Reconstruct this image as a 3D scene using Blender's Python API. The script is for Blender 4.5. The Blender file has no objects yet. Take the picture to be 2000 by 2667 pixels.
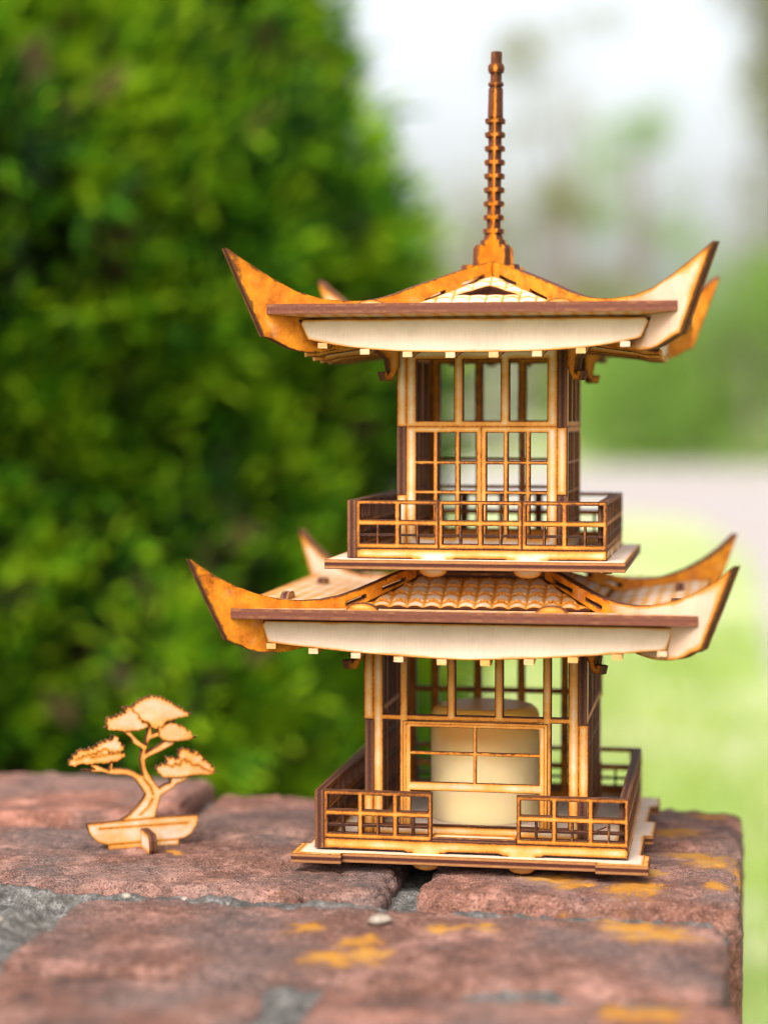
import bpy, bmesh, math, random
import numpy as np
from mathutils import Vector, Matrix
from mathutils.geometry import delaunay_2d_cdt

random.seed(7)
RNG = np.random.default_rng(11)
MM = 0.001
SC = bpy.context.scene
COL = SC.collection
R = math.radians

# ------------------------------------------------------------------ camera, sky, sun, exposure
cam_d = bpy.data.cameras.new('camera')
cam = bpy.data.objects.new('camera', cam_d)
COL.objects.link(cam)
cam.location = (-36.17*MM, -688.6*MM, 144.5*MM)
cam.rotation_euler = (math.pi/2 - 0.0476, 0, 0)
cam_d.sensor_fit = 'HORIZONTAL'
cam_d.sensor_width = 36
cam_d.lens = 93.6
cam_d.clip_start = 0.02
cam_d.clip_end = 2000
cam_d.dof.use_dof = True
cam_d.dof.focus_distance = 0.648
cam_d.dof.aperture_fstop = 6.4
cam_d.dof.aperture_blades = 0
SC.camera = cam

SUN_EL, SUN_AZ = R(46), R(-160)          # azimuth from +Y, clockwise: behind the camera, a little to the left
world = bpy.data.worlds.new('World')
SC.world = world
world.use_nodes = True
wn = world.node_tree
bg = wn.nodes['Background']
sky = wn.nodes.new('ShaderNodeTexSky')
sky.sky_type = 'NISHITA'
sky.sun_disc = False
sky.sun_elevation = SUN_EL
sky.sun_rotation = SUN_AZ
sky.air_density = 1.2
sky.dust_density = 7.0
sky.ozone_density = 0.6
hs = wn.nodes.new('ShaderNodeHueSaturation')       # thin overcast: the blue is mostly washed out
hs.inputs['Saturation'].default_value = 0.28
wn.links.new(sky.outputs[0], hs.inputs['Color'])
wn.links.new(hs.outputs[0], bg.inputs[0])
bg.inputs[1].default_value = 0.15

sun_d = bpy.data.lights.new('sun', 'SUN')
sun = bpy.data.objects.new('sun', sun_d)
COL.objects.link(sun)
sun_d.energy = 1.05
sun_d.angle = R(22)
sun_d.color = (1.0, 0.96, 0.91)
sdir = Vector((math.sin(SUN_AZ)*math.cos(SUN_EL), math.cos(SUN_AZ)*math.cos(SUN_EL), math.sin(SUN_EL)))
sun.rotation_euler = sdir.to_track_quat('Z', 'Y').to_euler()
sun.location = sdir*5

SC.view_settings.view_transform = 'Standard'
SC.view_settings.look = 'None'
SC.view_settings.gamma = 1
SC.view_settings.exposure = 1.3
SC.render.engine = 'CYCLES'
SC.cycles.use_denoising = True
SC.cycles.filter_width = 1.1
SC.cycles.max_bounces = 8
SC.cycles.transparent_max_bounces = 8
SC.cycles.sample_clamp_indirect = 10

# ------------------------------------------------------------------ noise and helpers
def _hash(ix, iy, iz, seed):
    h = (ix*374761393 + iy*668265263 + iz*2147483647 + seed*974634563) & 0xffffffff
    h = ((h ^ (h >> 13))*1274126177) & 0xffffffff
    h = (h ^ (h >> 16)) & 0xffffffff
    return h/4294967295.0

def vnoise(p, seed=0):
    p = np.asarray(p, float)
    i = np.floor(p).astype(np.int64)
    f = p - i
    f = f*f*(3-2*f)
    out = 0
    for dx in (0, 1):
        for dy in (0, 1):
            for dz in (0, 1):
                w = (f[:, 0] if dx else 1-f[:, 0])*(f[:, 1] if dy else 1-f[:, 1])*(f[:, 2] if dz else 1-f[:, 2])
                out = out + w*_hash(i[:, 0]+dx, i[:, 1]+dy, i[:, 2]+dz, seed)
    return out

def fbm(p, octaves=4, seed=0, gain=0.5):
    a, s, t = 1.0, 0, 0
    p = np.asarray(p, float)
    for o in range(octaves):
        s = s + a*vnoise(p*(2**o) + 17.3*o, seed+o)
        t += a
        a *= gain
    return s/t

def link_mesh(name, verts, faces, mats, parent=None, fmat=None, smooth=False, attrs=None):
    me = bpy.data.meshes.new(name)
    me.from_pydata([tuple(v) for v in verts], [], faces)
    for m in (mats if isinstance(mats, (list, tuple)) else [mats]):
        me.materials.append(m)
    if fmat is not None:
        me.polygons.foreach_set('material_index', fmat)
    if smooth:
        me.polygons.foreach_set('use_smooth', [True]*len(me.polygons))
    for k, v in (attrs or {}).items():
        v = np.asarray(v, float)
        if v.ndim == 1:
            me.attributes.new(k, 'FLOAT', 'POINT').data.foreach_set('value', v)
        else:
            me.attributes.new(k, 'FLOAT_VECTOR', 'POINT').data.foreach_set('vector', v.ravel())
    me.update()
    ob = bpy.data.objects.new(name, me)
    COL.objects.link(ob)
    if parent is not None:
        ob.parent = parent
    return ob

def quads_mesh(name, V, Q, mat, parent=None, smooth=False, fmat=None):
    """fast path for big numpy meshes: V (n,3), Q (m,4) or (m,3)"""
    me = bpy.data.meshes.new(name)
    k = Q.shape[1]
    me.vertices.add(len(V))
    me.vertices.foreach_set('co', np.asarray(V, np.float32).ravel())
    me.loops.add(Q.size)
    me.loops.foreach_set('vertex_index', Q.astype(np.int32).ravel())
    me.polygons.add(len(Q))
    me.polygons.foreach_set('loop_start', np.arange(0, Q.size, k, dtype=np.int32))
    for m in (mat if isinstance(mat, (list, tuple)) else [mat]):
        me.materials.append(m)
    if fmat is not None:
        me.polygons.foreach_set('material_index', np.asarray(fmat, np.int32))
    if smooth:
        me.polygons.foreach_set('use_smooth', [True]*len(Q))
    me.update(calc_edges=True)
    me.validate()
    ob = bpy.data.objects.new(name, me)
    COL.objects.link(ob)
    if parent is not None:
        ob.parent = parent
    return ob

def thing(name, label, cat, loc=(0, 0, 0), rot=(0, 0, 0), group=None):
    o = bpy.data.objects.new(name, None)
    COL.objects.link(o)
    o.empty_display_size = 0.02
    o.location = loc
    o.rotation_euler = rot
    o['label'] = label
    o['category'] = cat
    if group:
        o['group'] = group
    return o

def tag(o, label=None, cat=None, group=None, kind=None):
    for k, v in (('label', label), ('category', cat), ('group', group), ('kind', kind)):
        if v:
            o[k] = v
    return o

# ------------------------------------------------------------------ materials
class NT:
    def __init__(self, name):
        self.m = bpy.data.materials.new(name)
        self.m.use_nodes = True
        self.t = self.m.node_tree
        self.b = self.t.nodes['Principled BSDF']
        self.out = self.t.nodes['Material Output']
    def n(self, kind, **kw):
        nd = self.t.nodes.new('ShaderNode'+kind)
        for k, v in kw.items():
            if k.startswith('i_'):
                nd.inputs[k[2:]].default_value = v
            else:
                setattr(nd, k, v)
        return nd
    def l(self, a, b):
        self.t.links.new(a, b)
    def math(self, op, a, b=None, c=None, clamp=False):
        nd = self.t.nodes.new('ShaderNodeMath')
        nd.operation = op
        nd.use_clamp = clamp
        for i, v in enumerate((a, b, c)):
            if v is None:
                continue
            if isinstance(v, (int, float)):
                nd.inputs[i].default_value = v
            else:
                self.l(v, nd.inputs[i])
        return nd.outputs[0]
    def ramp(self, fac, stops, interp='LINEAR'):
        nd = self.t.nodes.new('ShaderNodeValToRGB')
        cr = nd.color_ramp
        cr.interpolation = interp
        while len(cr.elements) < len(stops):
            cr.elements.new(0.5)
        for e, (p, c) in zip(cr.elements, stops):
            e.position = p
            e.color = (c[0], c[1], c[2], 1) if not isinstance(c, (int, float)) else (c, c, c, 1)
        self.l(fac, nd.inputs[0])
        return nd.outputs[0]
    def mix(self, fac, a, b, blend='MIX'):
        nd = self.t.nodes.new('ShaderNodeMix')
        nd.data_type = 'RGBA'
        nd.blend_type = blend
        for sock, v in ((nd.inputs[0], fac), (nd.inputs[6], a), (nd.inputs[7], b)):
            if isinstance(v, (int, float)):
                sock.default_value = v
            elif isinstance(v, tuple):
                sock.default_value = (v[0], v[1], v[2], 1)
            else:
                self.l(v, sock)
        return nd.outputs[2]
    def noise(self, vec, scale, detail=3, rough=0.55, dist=0):
        nd = self.n('TexNoise')
        nd.inputs['Scale'].default_value = scale
        nd.inputs['Detail'].default_value = detail
        nd.inputs['Roughness'].default_value = rough
        nd.inputs['Distortion'].default_value = dist
        if vec is not None:
            self.l(vec, nd.inputs['Vector'])
        return nd.outputs[0]
    def mapping(self, vec, scale=(1, 1, 1), loc=(0, 0, 0)):
        nd = self.n('Mapping')
        nd.inputs['Scale'].default_value = scale
        nd.inputs['Location'].default_value = loc
        self.l(vec, nd.inputs['Vector'])
        return nd.outputs[0]
    def bump(self, h, strength, dist):
        nd = self.n('Bump')
        nd.inputs['Strength'].default_value = strength
        nd.inputs['Distance'].default_value = dist
        self.l(h, nd.inputs['Height'])
        self.l(nd.outputs[0], self.b.inputs['Normal'])

def ply_face():
    """laser-cut birch plywood: pale birch, scorched towards every cut (attribute d = mm to the nearest cut)"""
    k = NT('birch_ply_face')
    d = k.n('Attribute', attribute_name='d').outputs['Fac']
    burn_shade = k.n('Attribute', attribute_name='burn_shade').outputs['Fac']
    uvw = k.n('Attribute', attribute_name='uvw').outputs['Vector']
    rnd = k.n('ObjectInfo').outputs['Random']
    off = k.n('CombineXYZ')
    k.l(k.math('MULTIPLY', rnd, 300.0), off.inputs[0])
    k.l(k.math('MULTIPLY', rnd, 170.0), off.inputs[1])
    va = k.n('VectorMath', operation='ADD')
    k.l(uvw, va.inputs[0]); k.l(off.outputs[0], va.inputs[1])
    p = va.outputs[0]
    n1 = k.noise(p, 0.09, 3, 0.6)                                   # big blotches
    n2 = k.noise(p, 0.9, 3, 0.6)
    grain = k.noise(k.mapping(p, (2.6, 0.12, 2.6)), 1.0, 4, 0.7)
    fine = k.noise(k.mapping(p, (5.5, 0.5, 5.5)), 1.0, 3, 0.7)
    reach = k.ramp(n1, [(0.32, 0.55), (0.5, 0.80), (0.68, 1.2)])                   # how far the scorch runs in
    dd = k.math('DIVIDE', d, reach)
    dd = k.math('ADD', dd, k.math('MULTIPLY_ADD', n2, 0.5, -0.25))
    dd = k.math('ADD', dd, k.math('MULTIPLY_ADD', fine, 0.3, -0.15))
    dd = k.math('DIVIDE', dd, 4.0, clamp=True)
    c = k.ramp(dd, [(0.0, (0.022, 0.006, 0.003)), (0.05, (0.12, 0.034, 0.005)), (0.13, (0.42, 0.135, 0.008)),
                    (0.30, (0.47, 0.235, 0.060)), (0.62, (0.52, 0.395, 0.305))])
    # deep scorch on the fins, painted interior shade on the back walls: amber with dark blotches, uneven
    bl = k.math('MULTIPLY_ADD', n1, 1.6, -0.55, clamp=False)
    bf = k.math('MULTIPLY', burn_shade, k.math('ADD', bl, k.math('MULTIPLY', burn_shade, 0.9)), clamp=True)
    amber = k.ramp(k.math('ADD', k.math('MULTIPLY', n2, 0.22), k.math('MULTIPLY', k.noise(p, 0.17, 4, 0.6), 0.80)),
                   [(0.32, (0.22, 0.048, 0.001)), (0.43, (0.42, 0.115, 0.002)), (0.66, (0.60, 0.215, 0.006))])
    edge = k.math('LESS_THAN', dd, 0.05)
    c2 = k.mix(k.math('MULTIPLY', bf, 0.98), c, k.mix(k.math('MULTIPLY', k.ramp(k.math('ADD', dd, k.math('MULTIPLY_ADD', k.noise(p, 0.4, 3, 0.6), 0.9, -0.42)), [(0.0, 1.0), (0.22, 0.0)]), 0.85), amber, (0.07, 0.02, 0.008)))
    gr = k.ramp(grain, [(0.25, 0.88), (0.7, 1.04)])
    stain = k.ramp(k.noise(p, 0.055, 4, 0.6), [(0.36, 0.89), (0.58, 1.02)])
    c2 = k.mix(1.0, c2, stain, 'MULTIPLY')
    c3 = k.mix(1.0, c2, gr, 'MULTIPLY')
    sp = k.ramp(fine, [(0.28, 0.86), (0.42, 1.0)])
    c3 = k.mix(1.0, c3, sp, 'MULTIPLY')
    k.l(c3, k.b.inputs['Base Color'])
    k.b.inputs['Roughness'].default_value = 0.62
    k.b.inputs['Specular IOR Level'].default_value = 0.18
    k.bump(k.math('ADD', grain, k.math('MULTIPLY', fine, 0.6)), 0.25, 0.00015)
    return k.m

def ply_edge():
    """the charred cut edge: three plies, the middle one darkest (attribute uvw.z = position across the thickness)"""
    k = NT('burnt_ply_edge')
    uvw = k.n('Attribute', attribute_name='uvw').outputs['Vector']
    geo = k.n('TexCoord').outputs['Object']
    sx = k.n('SeparateXYZ'); k.l(uvw, sx.inputs[0])
    w = sx.outputs[2]
    n1 = k.noise(geo, 260, 3, 0.6)
    n2 = k.noise(geo, 1500, 3, 0.7)
    ww = k.math('ADD', w, k.math('MULTIPLY_ADD', n2, 0.12, -0.06))
    c = k.ramp(ww, [(0.0, (0.20, 0.080, 0.025)), (0.16, (0.30, 0.135, 0.045)), (0.29, (0.22, 0.085, 0.028)), (0.35, (0.040, 0.010, 0.006)), (0.62, (0.055, 0.014, 0.008)),
                    (0.70, (0.18, 0.070, 0.024)), (0.84, (0.27, 0.120, 0.040)), (1.0, (0.08, 0.026, 0.010))])
    dark = k.mix(k.ramp(n2, [(0.3, 0.0), (0.7, 1.0)]), (0.012, 0.004, 0.003), (0.075, 0.023, 0.014))
    sel = k.ramp(n1, [(0.34, 0.0), (0.52, 1.0)])
    ch = k.n('Attribute', attribute_name='char').outputs['Fac']
    f = k.math('MAXIMUM', k.math('MULTIPLY', k.math('MULTIPLY', sel, 0.75), k.math('ADD', ch, 1.0, clamp=True)), ch)
    c = k.mix(f, c, dark)
    ru = k.n('Attribute', attribute_name='rust').outputs['Fac']
    c = k.mix(k.math('MULTIPLY', ru, k.ramp(n1, [(0.3, 0.55), (0.6, 1.0)])), c, k.mix(n2, (0.062, 0.016, 0.008), (0.150, 0.048, 0.027)))
    k.l(c, k.b.inputs['Base Color'])
    k.b.inputs['Roughness'].default_value = 0.65
    k.b.inputs['Specular IOR Level'].default_value = 0.16
    k.bump(n2, 0.5, 0.0002)
    return k.m

M_FACE = ply_face()
M_EDGE = ply_edge()

# ------------------------------------------------------------------ flat laser-cut panels
def seg_dist(P, A, B):
    """distance of points P (n,2) to segments A-B (m,2)"""
    out = np.full(len(P), 1e9)
    for a, b in zip(A, B):
        ab = b-a
        L = max(ab@ab, 1e-12)
        t = np.clip(((P-a)@ab)/L, 0, 1)
        q = P-a-t[:, None]*ab
        out = np.minimum(out, (q*q).sum(1))
    return np.sqrt(out)

def in_poly(P, poly):
    x, y = P[:, 0], P[:, 1]
    c = np.zeros(len(P), bool)
    n = len(poly)
    for i in range(n):
        x1, y1 = poly[i]; x2, y2 = poly[(i+1) % n]
        if y1 == y2:
            continue
        cond = ((y1 > y) != (y2 > y))
        c ^= cond & (x < (x2-x1)*(y-y1)/(y2-y1)+x1)
    return c

def resample(poly, step):
    out = []
    n = len(poly)
    for i in range(n):
        a = np.array(poly[i], float); b = np.array(poly[(i+1) % n], float)
        m = max(1, int(math.ceil(np.linalg.norm(b-a)/step)))
        for j in range(m):
            out.append(a+(b-a)*j/m)
    return np.array(out)

def panel(name, outline, holes=(), t=3.0, frame=None, parent=None, g=0.9, burn_shade=0.0, scores=(), score_d=0.12,
          height=None, char=0.0, score_reach=1.0, ds=1.0, cap=99.0, rust=0.0):
    """outline / holes: 2D loops in mm. frame: function (u, v, w) -> (x, y, z) in mm; w runs from 0 (front) to t."""
    loops = [resample(outline, 1.6)] + [resample(h, 1.6) for h in holes]
    A = np.concatenate(loops)
    B = np.concatenate([np.roll(l, -1, 0) for l in loops])
    pts = [A]
    edges = []
    base = 0
    for l in loops:
        m = len(l)
        edges += [(base+i, base+(i+1) % m) for i in range(m)]
        base += m
    lo, hi = A.min(0), A.max(0)
    gx = np.arange(lo[0]+g*0.5, hi[0], g); gy = np.arange(lo[1]+g*0.5, hi[1], g)
    G = np.stack(np.meshgrid(gx, gy), -1).reshape(-1, 2)
    G = G + RNG.uniform(-0.12, 0.12, G.shape)*g
    ok = in_poly(G, loops[0])
    for h in loops[1:]:
        ok &= ~in_poly(G, h)
    G = G[ok]
    dg = seg_dist(G, A, B) if len(G) else np.zeros(0)
    G, dg = G[dg > 0.32*g], dg[dg > 0.32*g]
    extra = []
    for sc in scores:
        for a, b in zip(sc[:-1], sc[1:]):
            a, b = np.array(a, float), np.array(b, float)
            L = np.linalg.norm(b-a)
            m = max(1, int(L/0.7))
            nrm = np.array([-(b-a)[1], (b-a)[0]])/max(L, 1e-9)
            for j in range(m+1):
                q = a+(b-a)*j/m
                extra += [q, q+nrm*0.35, q-nrm*0.35]
    if extra:
        E = np.array(extra)
        ok = in_poly(E, loops[0])
        for h in loops[1:]:
            ok &= ~in_poly(E, h)
        E = E[ok]
        de = seg_dist(E, A, B)
        E, de = E[de > 0.15], de[de > 0.15]
        G = np.concatenate([G, E]); dg = np.concatenate([dg, de])
    allp = np.concatenate([A, G]) if len(G) else A
    res = delaunay_2d_cdt([Vector(p) for p in allp], edges, [], 0, 1e-4)
    V2 = np.array([tuple(v) for v in res[0]])
    T = np.array([f for f in res[2] if len(f) == 3])
    cen = V2[T].mean(1)
    ok = in_poly(cen, loops[0])
    for h in loops[1:]:
        ok &= ~in_poly(cen, h)
    T = T[ok]
    a, b, c = V2[T[:, 0]], V2[T[:, 1]], V2[T[:, 2]]
    area = (b[:, 0]-a[:, 0])*(c[:, 1]-a[:, 1]) - (b[:, 1]-a[:, 1])*(c[:, 0]-a[:, 0])
    T = T[np.abs(area) > 1e-7]; area = area[np.abs(area) > 1e-7]
    T[area < 0] = T[area < 0][:, ::-1]
    used = np.unique(T)
    remap = np.full(len(V2), -1); remap[used] = np.arange(len(used))
    V2 = V2[used]; T = remap[T]
    n = len(V2)
    d = seg_dist(V2, A, B)
    if scores:
        SA = np.concatenate([np.array(s[:-1], float) for s in scores]); SB = np.concatenate([np.array(s[1:], float) for s in scores])
        d = np.minimum(d, seg_dist(V2, SA, SB)*score_reach+score_d)
    # boundary edges (directed)
    ed = np.concatenate([T[:, [0, 1]], T[:, [1, 2]], T[:, [2, 0]]])
    es = set(map(tuple, ed.tolist()))
    bnd = [(i, j) for i, j in es if (j, i) not in es]
    h = np.zeros(n) if height is None else np.asarray(height(V2), float)
    V3 = []
    front = [frame(u, v, -hh) for (u, v), hh in zip(V2, h)]
    back = [frame(u, v, t) for u, v in V2]
    V3 = np.array(front+back)*MM
    # orientation: does the (u,v) order seen from the front face the -w side?
    o = np.array(frame(0, 0, 0)); eu = np.array(frame(1, 0, 0))-o; ev = np.array(frame(0, 1, 0))-o; ew = np.array(frame(0, 0, 1))-o
    flip = np.dot(np.cross(eu, ev), ew) > 0
    F = []; fm = []
    for x, y, z in T.tolist():
        F.append((x, z, y) if flip else (x, y, z)); fm.append(0)
        F.append((x+n, y+n, z+n) if flip else (x+n, z+n, y+n)); fm.append(0)
    for i, j in bnd:
        F.append((i, j, j+n, i+n) if flip else (j, i, i+n, j+n)); fm.append(1)
    bfun = (lambda P: np.full(len(P), float(burn_shade))) if not callable(burn_shade) else burn_shade
    bu = bfun(V2)
    uvw = np.zeros((2*n, 3)); uvw[:n, :2] = V2; uvw[n:, :2] = V2; uvw[n:, 2] = 1.0
    ob = link_mesh(name, V3, F, [M_FACE, M_EDGE], parent, fm,
                   attrs={'d': np.minimum(np.concatenate([d, d])*(np.tile(ds(V2), 2) if callable(ds) else ds), cap), 'burn_shade': np.concatenate([bu, bu]), 'uvw': uvw, 'char': np.full(2*n, char), 'rust': np.full(2*n, rust)})
    return ob

def rect(x0, y0, x1, y1):
    return [(x0, y0), (x1, y0), (x1, y1), (x0, y1)]

# ------------------------------------------------------------------ frames of the pagoda
def rotf(ang, ox=0.0, oy=0.0):
    c, s = math.cos(ang), math.sin(ang)
    return lambda x, y, z: (ox+c*x-s*y, oy+s*x+c*y, z)
LOW = rotf(-0.170)
UPP = rotf(-0.178, 1.0, 0.0)
TOP = rotf(-0.168, 1.3, 0.0)

def side_frame(base, k, y0):
    """vertical panel on side k (0 front, 1 right, 2 back, 3 left): u along the side seen from outside, v = z, w goes inwards"""
    c, s = [(1, 0), (0, 1), (-1, 0), (0, -1)][k]
    def f(u, v, w):
        x, y = u, -y0+w
        return base(c*x-s*y, s*x+c*y, v)
    return f

def flat_frame(base, z):
    return lambda u, v, w: base(u, v, z-w)

def slope_frame(base, k, ya, za, yb, zb):
    """sloping panel on side k from y=-ya (height za) to y=-yb (height zb); v is the run along the slope"""
    c, s = [(1, 0), (0, 1), (-1, 0), (0, -1)][k]
    L = math.hypot(ya-yb, zb-za)
    dy, dz = (ya-yb)/L, (zb-za)/L
    def f(u, v, w):
        x, y, z = u, -ya+dy*v+dz*w, za+dz*v-dy*w
        return base(c*x-s*y, s*x+c*y, z)
    return f

def diag_frame(base, k, t):
    """vertical plate along a diagonal: u = distance from the axis; k 0 front-left, 1 front-right, 2 back-right, 3 back-left"""
    a = [-math.pi*3/4, -math.pi/4, math.pi/4, math.pi*3/4][k]
    c, s = math.cos(a), math.sin(a)
    def f(u, v, w):
        q = w-t/2
        return base(c*u-s*q, s*u+c*q, v)
    return f

pagoda = thing('wooden_pagoda', 'two storey laser-cut plywood pagoda model with upturned roofs and tall spire', 'model pagoda')

def fasten(parent, children):
    for c in children:
        c.parent = parent

def half_disc(cx, top, r, h, drop):
    """tab outline hanging from 'top' and ending in a shallow arc"""
    pts = [(cx-r, top), (cx-r, top-h)]
    for i in range(1, 10):
        a = math.pi*i/10
        pts.append((cx-r*math.cos(a), top-h-drop*math.sin(a)))
    return pts+[(cx+r, top-h), (cx+r, top)]

# ---- base plate with corner tabs
def base_outline():
    e, r = 57.5, 54.6
    side = [(-e, -e), (-41.0, -e), (-41.0, -r), (41.0, -r), (41.0, -e)]
    right = [(e, -e), (e, -41), (r, -41), (r, -11), (e, -11), (e, 13), (r, 13), (r, 41), (e, 41)]
    back = [(-a, -b) for a, b in side]
    left = [(-a, -b) for a, b in right]
    return side+right+back+left
base_plate = panel('base_plate', base_outline(), t=3, ds=1.6, char=-0.75, frame=flat_frame(LOW, 3.0), parent=pagoda, g=1.6,
                   scores=[[(-55.8, -55.8), (-42.6, -55.8)], [(-55.8, -55.8), (-55.8, -42.6)], [(42.6, -55.8), (55.8, -55.8)], [(55.8, -55.8), (55.8, -42.6)]])
panel('floor_board', rect(-47.2, -47.2, 47.2, 47.2), t=2.9, frame=flat_frame(LOW, 6.0), parent=pagoda, g=1.6)

def rail_cells(x0, x1, z0, z1, n, side=1.2, top=1.25, mid=0.42, bar=1.75, bot=1.65, stile=1.55, thin=0.72):
    """holes of a railing panel with n bays: one wide opening over four small ones"""
    H = []
    a, b = x0+side, x1-side
    w = (b-a-(n-1)*stile)/n
    zt = z1-top; zb = z0+bot
    zm1 = zb+(zt-zb)*0.60; zm0 = zm1-bar
    for i in range(n):
        p = a+i*(w+stile); q = p+w; c = (p+q)/2
        H.append(rect(p, zm1, q, zt))
        zc = zb+(zm0-zb)*0.46
        for (u0, u1) in ((p, c-thin/2), (c+thin/2, q)):
            H.append(rect(u0, zb, u1, zc-thin/2)); H.append(rect(u0, zc+thin/2, u1, zm0))
    return H

def skirting(name, base, k, y0, x0, x1, z0, z1, parent, tabs):
    pts = [(x0, z0+0.0), ]
    o = [(x0, z1), (x0, z0)]
    last = x0
    for c in tabs:
        o += [(c-7.2, z0), (c-7.2, z0-0.6), (c-4.8, z0-0.6)]
        for i in range(0, 9):
            a = math.pi*i/8
            o.append((c-4.7*math.cos(a), z0-4.1-2.2*math.sin(a)))
        o += [(c+4.8, z0-0.6), (c+7.2, z0-0.6), (c+7.2, z0)]
    o += [(x1, z0), (x1, z1)]
    H = []
    return panel(name, o, H, t=3, frame=side_frame(base, k, y0), parent=parent, g=0.9, ds=0.75 if z0 < 50 else 1.0, cap=1.25 if z0 < 50 else 2.2)

# ---- lower railing (pinwheel corners: every panel covers one corner)
E0 = 50.9
lo_rail = []
def pin(k):                     # u range of the panel on side k, pinwheel
    return (-E0+3.0+0.05, E0)
for k in range(4):
    u0, u1 = pin(k)
    skirting('skirting', LOW, k, E0, u0, u1, 3.7, 7.1, pagoda, (-14.2, 16.9))
    if k == 0:
        for a, b in ((u0, -12.4), (15.2, u1)):
            panel('railing_panel', rect(a, 7.15, b, 22.7), rail_cells(a, b, 7.15, 22.7, 3), t=3, ds=0.78, char=0.5, frame=side_frame(LOW, k, E0), parent=pagoda, g=0.62)
    else:
        panel('railing_panel', rect(u0, 7.15, u1, 22.7), rail_cells(u0, u1, 7.15, 22.7, 8), t=3, ds=0.7, char=0.7, frame=side_frame(LOW, k, E0), parent=pagoda, g=0.72)
# threshold step in the railing gap
panel('doorstep', rect(-12.2, -50.7, 15.0, -44.2), t=1.4, frame=flat_frame(LOW, 8.5), parent=pagoda, g=1.0, scores=[[(-12, -46.0), (15, -46.0)]])

# ---- walls. u seen from outside; corners finger-jointed
def wall_outline(hw, z0, z1, f0, f1, t=3.0, tabs=()):
    """left edge pulled in between f0 and f1, right edge pulled in outside that band (finger joint)"""
    o = [(-hw, z0)]
    o += [(hw-t-0.05, z0), (hw-t-0.05, f0+0.05), (hw, f0+0.05), (hw, f1-0.05), (hw-t-0.05, f1-0.05), (hw-t-0.05, z1)]
    o += [(-hw, z1), (-hw, f1+0.05), (-hw+t+0.05, f1+0.05), (-hw+t+0.05, f0-0.05), (-hw, f0-0.05)]
    return o

HWL = 37.2
def lower_front_holes():
    H = []
    zt = 72.5
    for a, b in ((-30.7, -25.1), (-22.4, -9.3), (-6.6, 6.5), (9.2, 22.3), (25.0, 30.6)):
        H.append(rect(a, 46.0, b, zt))
    H.append(rect(-30.7, 9.4, -25.1, 44.3)); H.append(rect(25.0, 9.4, 30.6, 44.3))
    return H
lo_scores = [[(-34.0, 6.3), (-34.0, 76)], [(34.0, 6.3), (34.0, 76)]]
H0 = lower_front_holes()
w0 = panel('wall_frame', wall_outline(HWL, 6.1, 78, 19.5, 44.2), H0+[rect(-22.4, 9.4, 22.3, 44.3)], t=3, frame=side_frame(LOW, 0, HWL-0.5), parent=pagoda, g=0.75, scores=lo_scores, char=0.6, ds=0.95, cap=1.9)
# sliding door standing in the opening, a hair proud of the wall
dh = [rect(-21.3, 34.2, -0.5, 42.2), rect(0.6, 34.2, 21.2, 42.2), rect(-21.3, 24.0, -0.5, 33.1), rect(0.6, 24.0, 21.2, 33.1), rect(-21.3, 9.9, 21.2, 21.1)]
door = panel('sliding_door', rect(-24.0, 9.5, 23.9, 44.15), dh, t=1.15, frame=side_frame(LOW, 0, HWL+0.25), parent=w0, g=0.62, ds=1.6, cap=1.25,
             scores=[[(-22.9, 10), (-22.9, 43.2), (22.8, 43.2), (22.8, 10)]])
wb = panel('wall_frame', wall_outline(HWL, 6.1, 78, 19.5, 44.2), H0+[rect(-22.4, 9.4, -9.3, 44.3), rect(-6.6, 9.4, 6.5, 44.3), rect(9.2, 9.4, 22.3, 44.3)],
           t=3, frame=side_frame(LOW, 2, HWL-0.5), parent=pagoda, g=0.9, scores=lo_scores, ds=0.45, char=0.9, burn_shade=0.6)  # back wall tinted as if deeply scorched: the room's shade painted into its colour
def lattice(x0, x1, z0, z1, nx, nz, bw=0.9):
    H = []
    cw = (x1-x0-(nx-1)*bw)/nx; ch = (z1-z0-(nz-1)*bw)/nz
    for i in range(nx):
        for j in range(nz):
            H.append(rect(x0+i*(cw+bw), z0+j*(ch+bw), x0+i*(cw+bw)+cw, z0+j*(ch+bw)+ch))
    return H
side_h = []
for a, b in ((-30.7, -11.6), (-9.5, 9.5), (11.6, 30.7)):
    side_h += lattice(a, b, 9.4, 44.3, 4, 4) + lattice(a, b, 46.4, 72.5, 4, 1)
for k in (1, 3):
    panel('wall_frame', wall_outline(HWL, 6.1, 78, 19.5, 44.2), side_h, t=3, char=0.8, ds=0.8, frame=side_frame(LOW, k, HWL-0.5), parent=pagoda, g=0.9)

# ---- lower roof
FIN_LO = [(119.0, 100.3), (112.6, 87.4), (105.6, 74.2), (103.2, 73.0), (101.3, 72.6), (98.2, 71.0), (95, 70.0), (91, 69.3), (86.5, 69.0), (82, 69.2), (77.5, 69.9), (66, 72.6), (55, 75.8), (47.5, 77.6), (57.2, 81.6),
          (49, 84.1), (41, 86.4), (31.8, 89.6), (31.8, 94.2), (36.5, 93.2), (39.5, 92.4), (48, 89.7), (55, 87.6), (62, 86.0), (69, 85.2), (75.5, 85.1), (82, 85.6), (88, 86.7), (94.5, 88.2), (103, 91.3), (111, 95.2)]
FIN_UP = [(107.2, 197.2), (100.4, 183.8), (93.3, 170.0), (91.2, 169.6), (87.3, 168.0), (84, 166.6), (80.5, 165.7), (76, 165.3), (71.5, 165.3), (62, 166.8), (50, 170.2), (43.5, 172.8), (47.0, 178.1),
          (33, 180.9), (21.4, 184.6), (12, 188.2), (1.7, 192.0), (1.7, 197.9), (9, 195.9), (18, 193.1), (26, 190.6), (33.4, 188.2), (40.5, 185.7), (46.8, 183.9), (54.2, 182.6), (63, 182.2), (72, 182.7), (81, 184.6), (89.8, 188.2), (100, 193.3)]

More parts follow.
